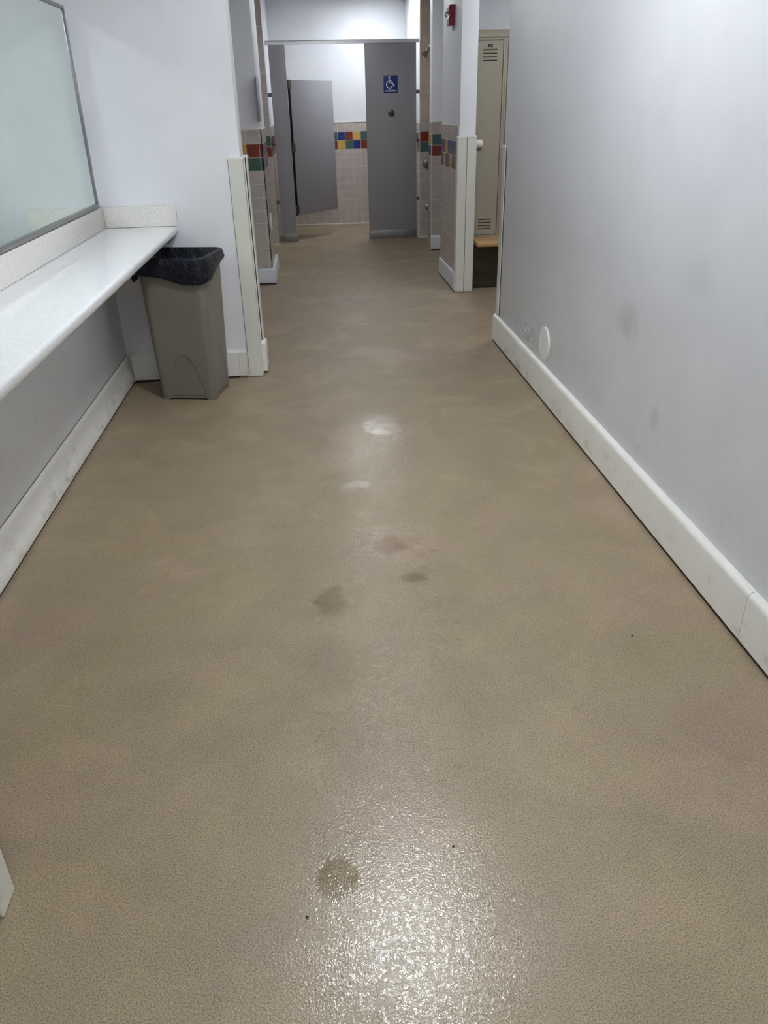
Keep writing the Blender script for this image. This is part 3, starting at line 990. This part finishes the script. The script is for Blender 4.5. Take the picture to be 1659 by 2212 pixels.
# ================================================================== FIRE ALARM
fa = thing('fire_alarm', (1.258, 7.50, 2.16), 'red fire alarm with clear strobe high on the post wall', 'fire alarm')
mb = MB()
mb.prism([(1.2655, 2.095), (1.2655, 2.240), (1.224, 2.240), (1.216, 2.234), (1.212, 2.222), (1.212, 2.185), (1.218, 2.165), (1.212, 2.145), (1.212, 2.102), (1.218, 2.095)], 'y', 7.445, 7.555)
mb.build('housing', M['alarm_red'], fa)
mb = MB()
mb.lathe([(0.020, 0), (0.024, 0.006), (0.020, 0.020), (0.008, 0.028)], (1.2115, 7.50, 2.172), (-1, 0, 0), 20)
mb.build('strobe_lens', M['clear'], fa, True)
MB().lathe([(0.006, 0), (0.006, 0.035)], (1.256, 7.50, 2.0945), (0, 0, -1), 12).build('conduit', M['steel'], fa, True)

# ================================================================== COVER PLATE ON RIGHT WALL
cp = thing('cover_plate', (1.26, 4.235, 0.31), 'round ivory cover plate low on the right wall above the baseboard', 'cover plate')
MB().lathe([(0.094, 0), (0.094, 0.005), (0.090, 0.008), (0.010, 0.0095)], (1.262, 4.235, 0.306), (-1, 0, 0), 48).build('disc', M['plate'], cp, True)
MB().lathe([(0.005, 0), (0.005, 0.0012), (0.002, 0.0016)], (1.2523, 4.235, 0.306), (-1, 0, 0), 12).build('screw', M['steel'], cp, True)

# paint flakes lifting off beside the cover plate
fk = thing('paint_flakes', (1.258, 4.65, 0.24), 'curled flakes of white paint peeling just above the right baseboard', 'paint flakes')
random.seed(3)
for k in range(9):
    y = 4.48 + random.random() * 0.34
    z = 0.20 + random.random() * 0.07 + (0.05 if k % 4 == 0 else 0)
    mb = MB()
    l, wd, tw_ = 0.026 + random.random() * 0.034, 0.012 + random.random() * 0.014, random.uniform(-0.9, 0.9)
    R = Matrix.Rotation(tw_, 3, 'X')
    prev = []
    ringa, ringb = [], []
    for j in range(6):
        t = j / 5
        lift = 0.002 + 0.020 * t * t * random.uniform(0.7, 1.1)
        for ring, sd in ((ringa, -1), (ringb, 1)):
            v = R @ Vector((0, sd * wd * (1 - 0.5 * t) / 2, t * l))
            ring.append(Vector((1.262 - lift, y + v.y, z + v.z)))
    va = [mb.bm.verts.new(p) for p in ringa]
    vb = [mb.bm.verts.new(p) for p in ringb]
    for j in range(5):
        mb.bm.faces.new((va[j], va[j + 1], vb[j + 1], vb[j]))
    o = mb.build('flake', M['paint'], fk, True)
    s = o.modifiers.new('thickness', 'SOLIDIFY')
    s.thickness = 0.0008

# ================================================================== NOTICE AND OUTLET ON LEFT MIDDLE WALL
nt_ = thing('wall_notice', (-0.418, 7.96, 1.6), 'narrow silver notice hanging on the left wall above the tiles', 'notice')
bk = box('board', (-0.4175, 7.765, 1.420), (-0.4135, 8.155, 1.772), M['poster_a'], nt_, 0.001)
box('printed_area', (-0.4134, 7.80, 1.432), (-0.4128, 8.13, 1.62), M['poster_b'], nt_)
ol = thing('outlet_plate', (-0.41, 8.27, 0.51), 'small white outlet plate on the beige tiles above the left baseboard', 'outlet')
box('plate', (-0.4098, 8.20, 0.44), (-0.404, 8.33, 0.60), M['sign_white'], ol, 0.002)
box('socket', (-0.4039, 8.235, 0.47), (-0.4025, 8.295, 0.57), M['plate'], ol, 0.0006)

# ================================================================== SHOWER FITTINGS (right shower)
YT = 10.530
sh = thing('shower_sprayer', (1.53, YT, 2.12), 'chrome shower head on the tan tiled wall right of the stall', 'shower head')
MB().lathe([(0.026, 0), (0.026, 0.004), (0.014, 0.012)], (1.505, YT, 2.135), (0, -1, 0), 24).build('flange', M['chrome'], sh, True)
MB().tube([(1.505, YT - 0.005, 2.135), (1.500, YT - 0.05, 2.130), (1.485, YT - 0.085, 2.112), (1.455, YT - 0.115, 2.085)], 0.0085).build('arm', M['chrome'], sh, True)
dv = Vector((-0.70, -0.35, -0.62)).normalized()
MB().lathe([(0.013, 0), (0.020, 0.008), (0.020, 0.018), (0.018, 0.025), (0.030, 0.046), (0.042, 0.066), (0.042, 0.076), (0.036, 0.080)], (1.459, YT - 0.112, 2.088), dv, 24).build('head', M['chrome'], sh, True)
sv = thing('shower_valve', (1.50, YT, 0.88), 'round chrome shower valve on the beige tiles right of the stall', 'shower valve')
MB().lathe([(0.066, 0), (0.066, 0.004), (0.058, 0.014), (0.030, 0.022), (0.026, 0.05), (0.022, 0.058)], (1.475, YT, 0.880), (0, -1, 0), 32).build('escutcheon', M['steel'], sv, True)
MB().tube([(1.475, YT - 0.050, 0.880), (1.50, YT - 0.058, 0.895), (1.555, YT - 0.060, 0.910)], [0.009, 0.008, 0.006]).build('lever', M['chrome'], sv, True)
sp = thing('shower_spout', (1.50, YT, 0.36), 'small chrome knob low on the tiled wall below the shower valve', 'spout')
MB().lathe([(0.034, 0), (0.034, 0.004), (0.024, 0.012), (0.020, 0.05), (0.023, 0.058), (0.018, 0.062)], (1.478, YT, 0.372), (0, -1, 0), 28).build('knob', M['steel'], sp, True)

# ================================================================== SPECKS ON THE FLOOR
def speck(loc, r, m, label, cat='crumb'):
    mb = MB()
    bmesh.ops.create_icosphere(mb.bm, subdivisions=2, radius=r, matrix=Matrix.Translation(loc) @ Matrix.Diagonal((1.3, 0.9, 0.7, 1)))
    for v in mb.bm.verts:
        v.co += (v.co - Vector(loc)) * 0.5 * noise.noise(v.co * 900)
    o = mb.build('crumb', m, None, True)
    return tag(o, label, cat)
speck((-0.098, 1.070, 0.0022), 0.0026, M['crumb'], 'tiny black crumb on the floor beside the nearest puddle')
speck((0.235, 1.212, 0.0022), 0.0026, M['crumb'], 'tiny dark crumb on the floor right of the shiny wet trail')
speck((0.930, 1.935, 0.0022), 0.0030, M['crumb'], 'tiny dark crumb on the floor near the right baseboard')
speck((-0.945, 1.600, 0.0030), 0.0032, M['lint'], 'tiny white crumb on the floor under the near end of the counter')

# ================================================================== CEILING LIGHTS
for x, y, wx_, ly_, s_, lab in LAMPS:
    t = thing('ceiling_light', (x, y, CEIL), lab, 'ceiling light')
    z1 = CEIL - 0.001
    mb = MB()
    for a, b in (((x - wx_ / 2 - 0.02, y - ly_ / 2 - 0.02), (x + wx_ / 2 + 0.02, y - ly_ / 2)), ((x - wx_ / 2 - 0.02, y + ly_ / 2), (x + wx_ / 2 + 0.02, y + ly_ / 2 + 0.02)),
                 ((x - wx_ / 2 - 0.02, y - ly_ / 2), (x - wx_ / 2, y + ly_ / 2)), ((x + wx_ / 2, y - ly_ / 2), (x + wx_ / 2 + 0.02, y + ly_ / 2))):
        mb.box((*a, z1 - 0.022), (*b, z1))
    mb.build('frame', M['cap'], t)
    box('diffuser', (x - wx_ / 2, y - ly_ / 2, z1 - 0.012), (x + wx_ / 2, y + ly_ / 2, z1 - 0.004), lamp_mat(s_), t)
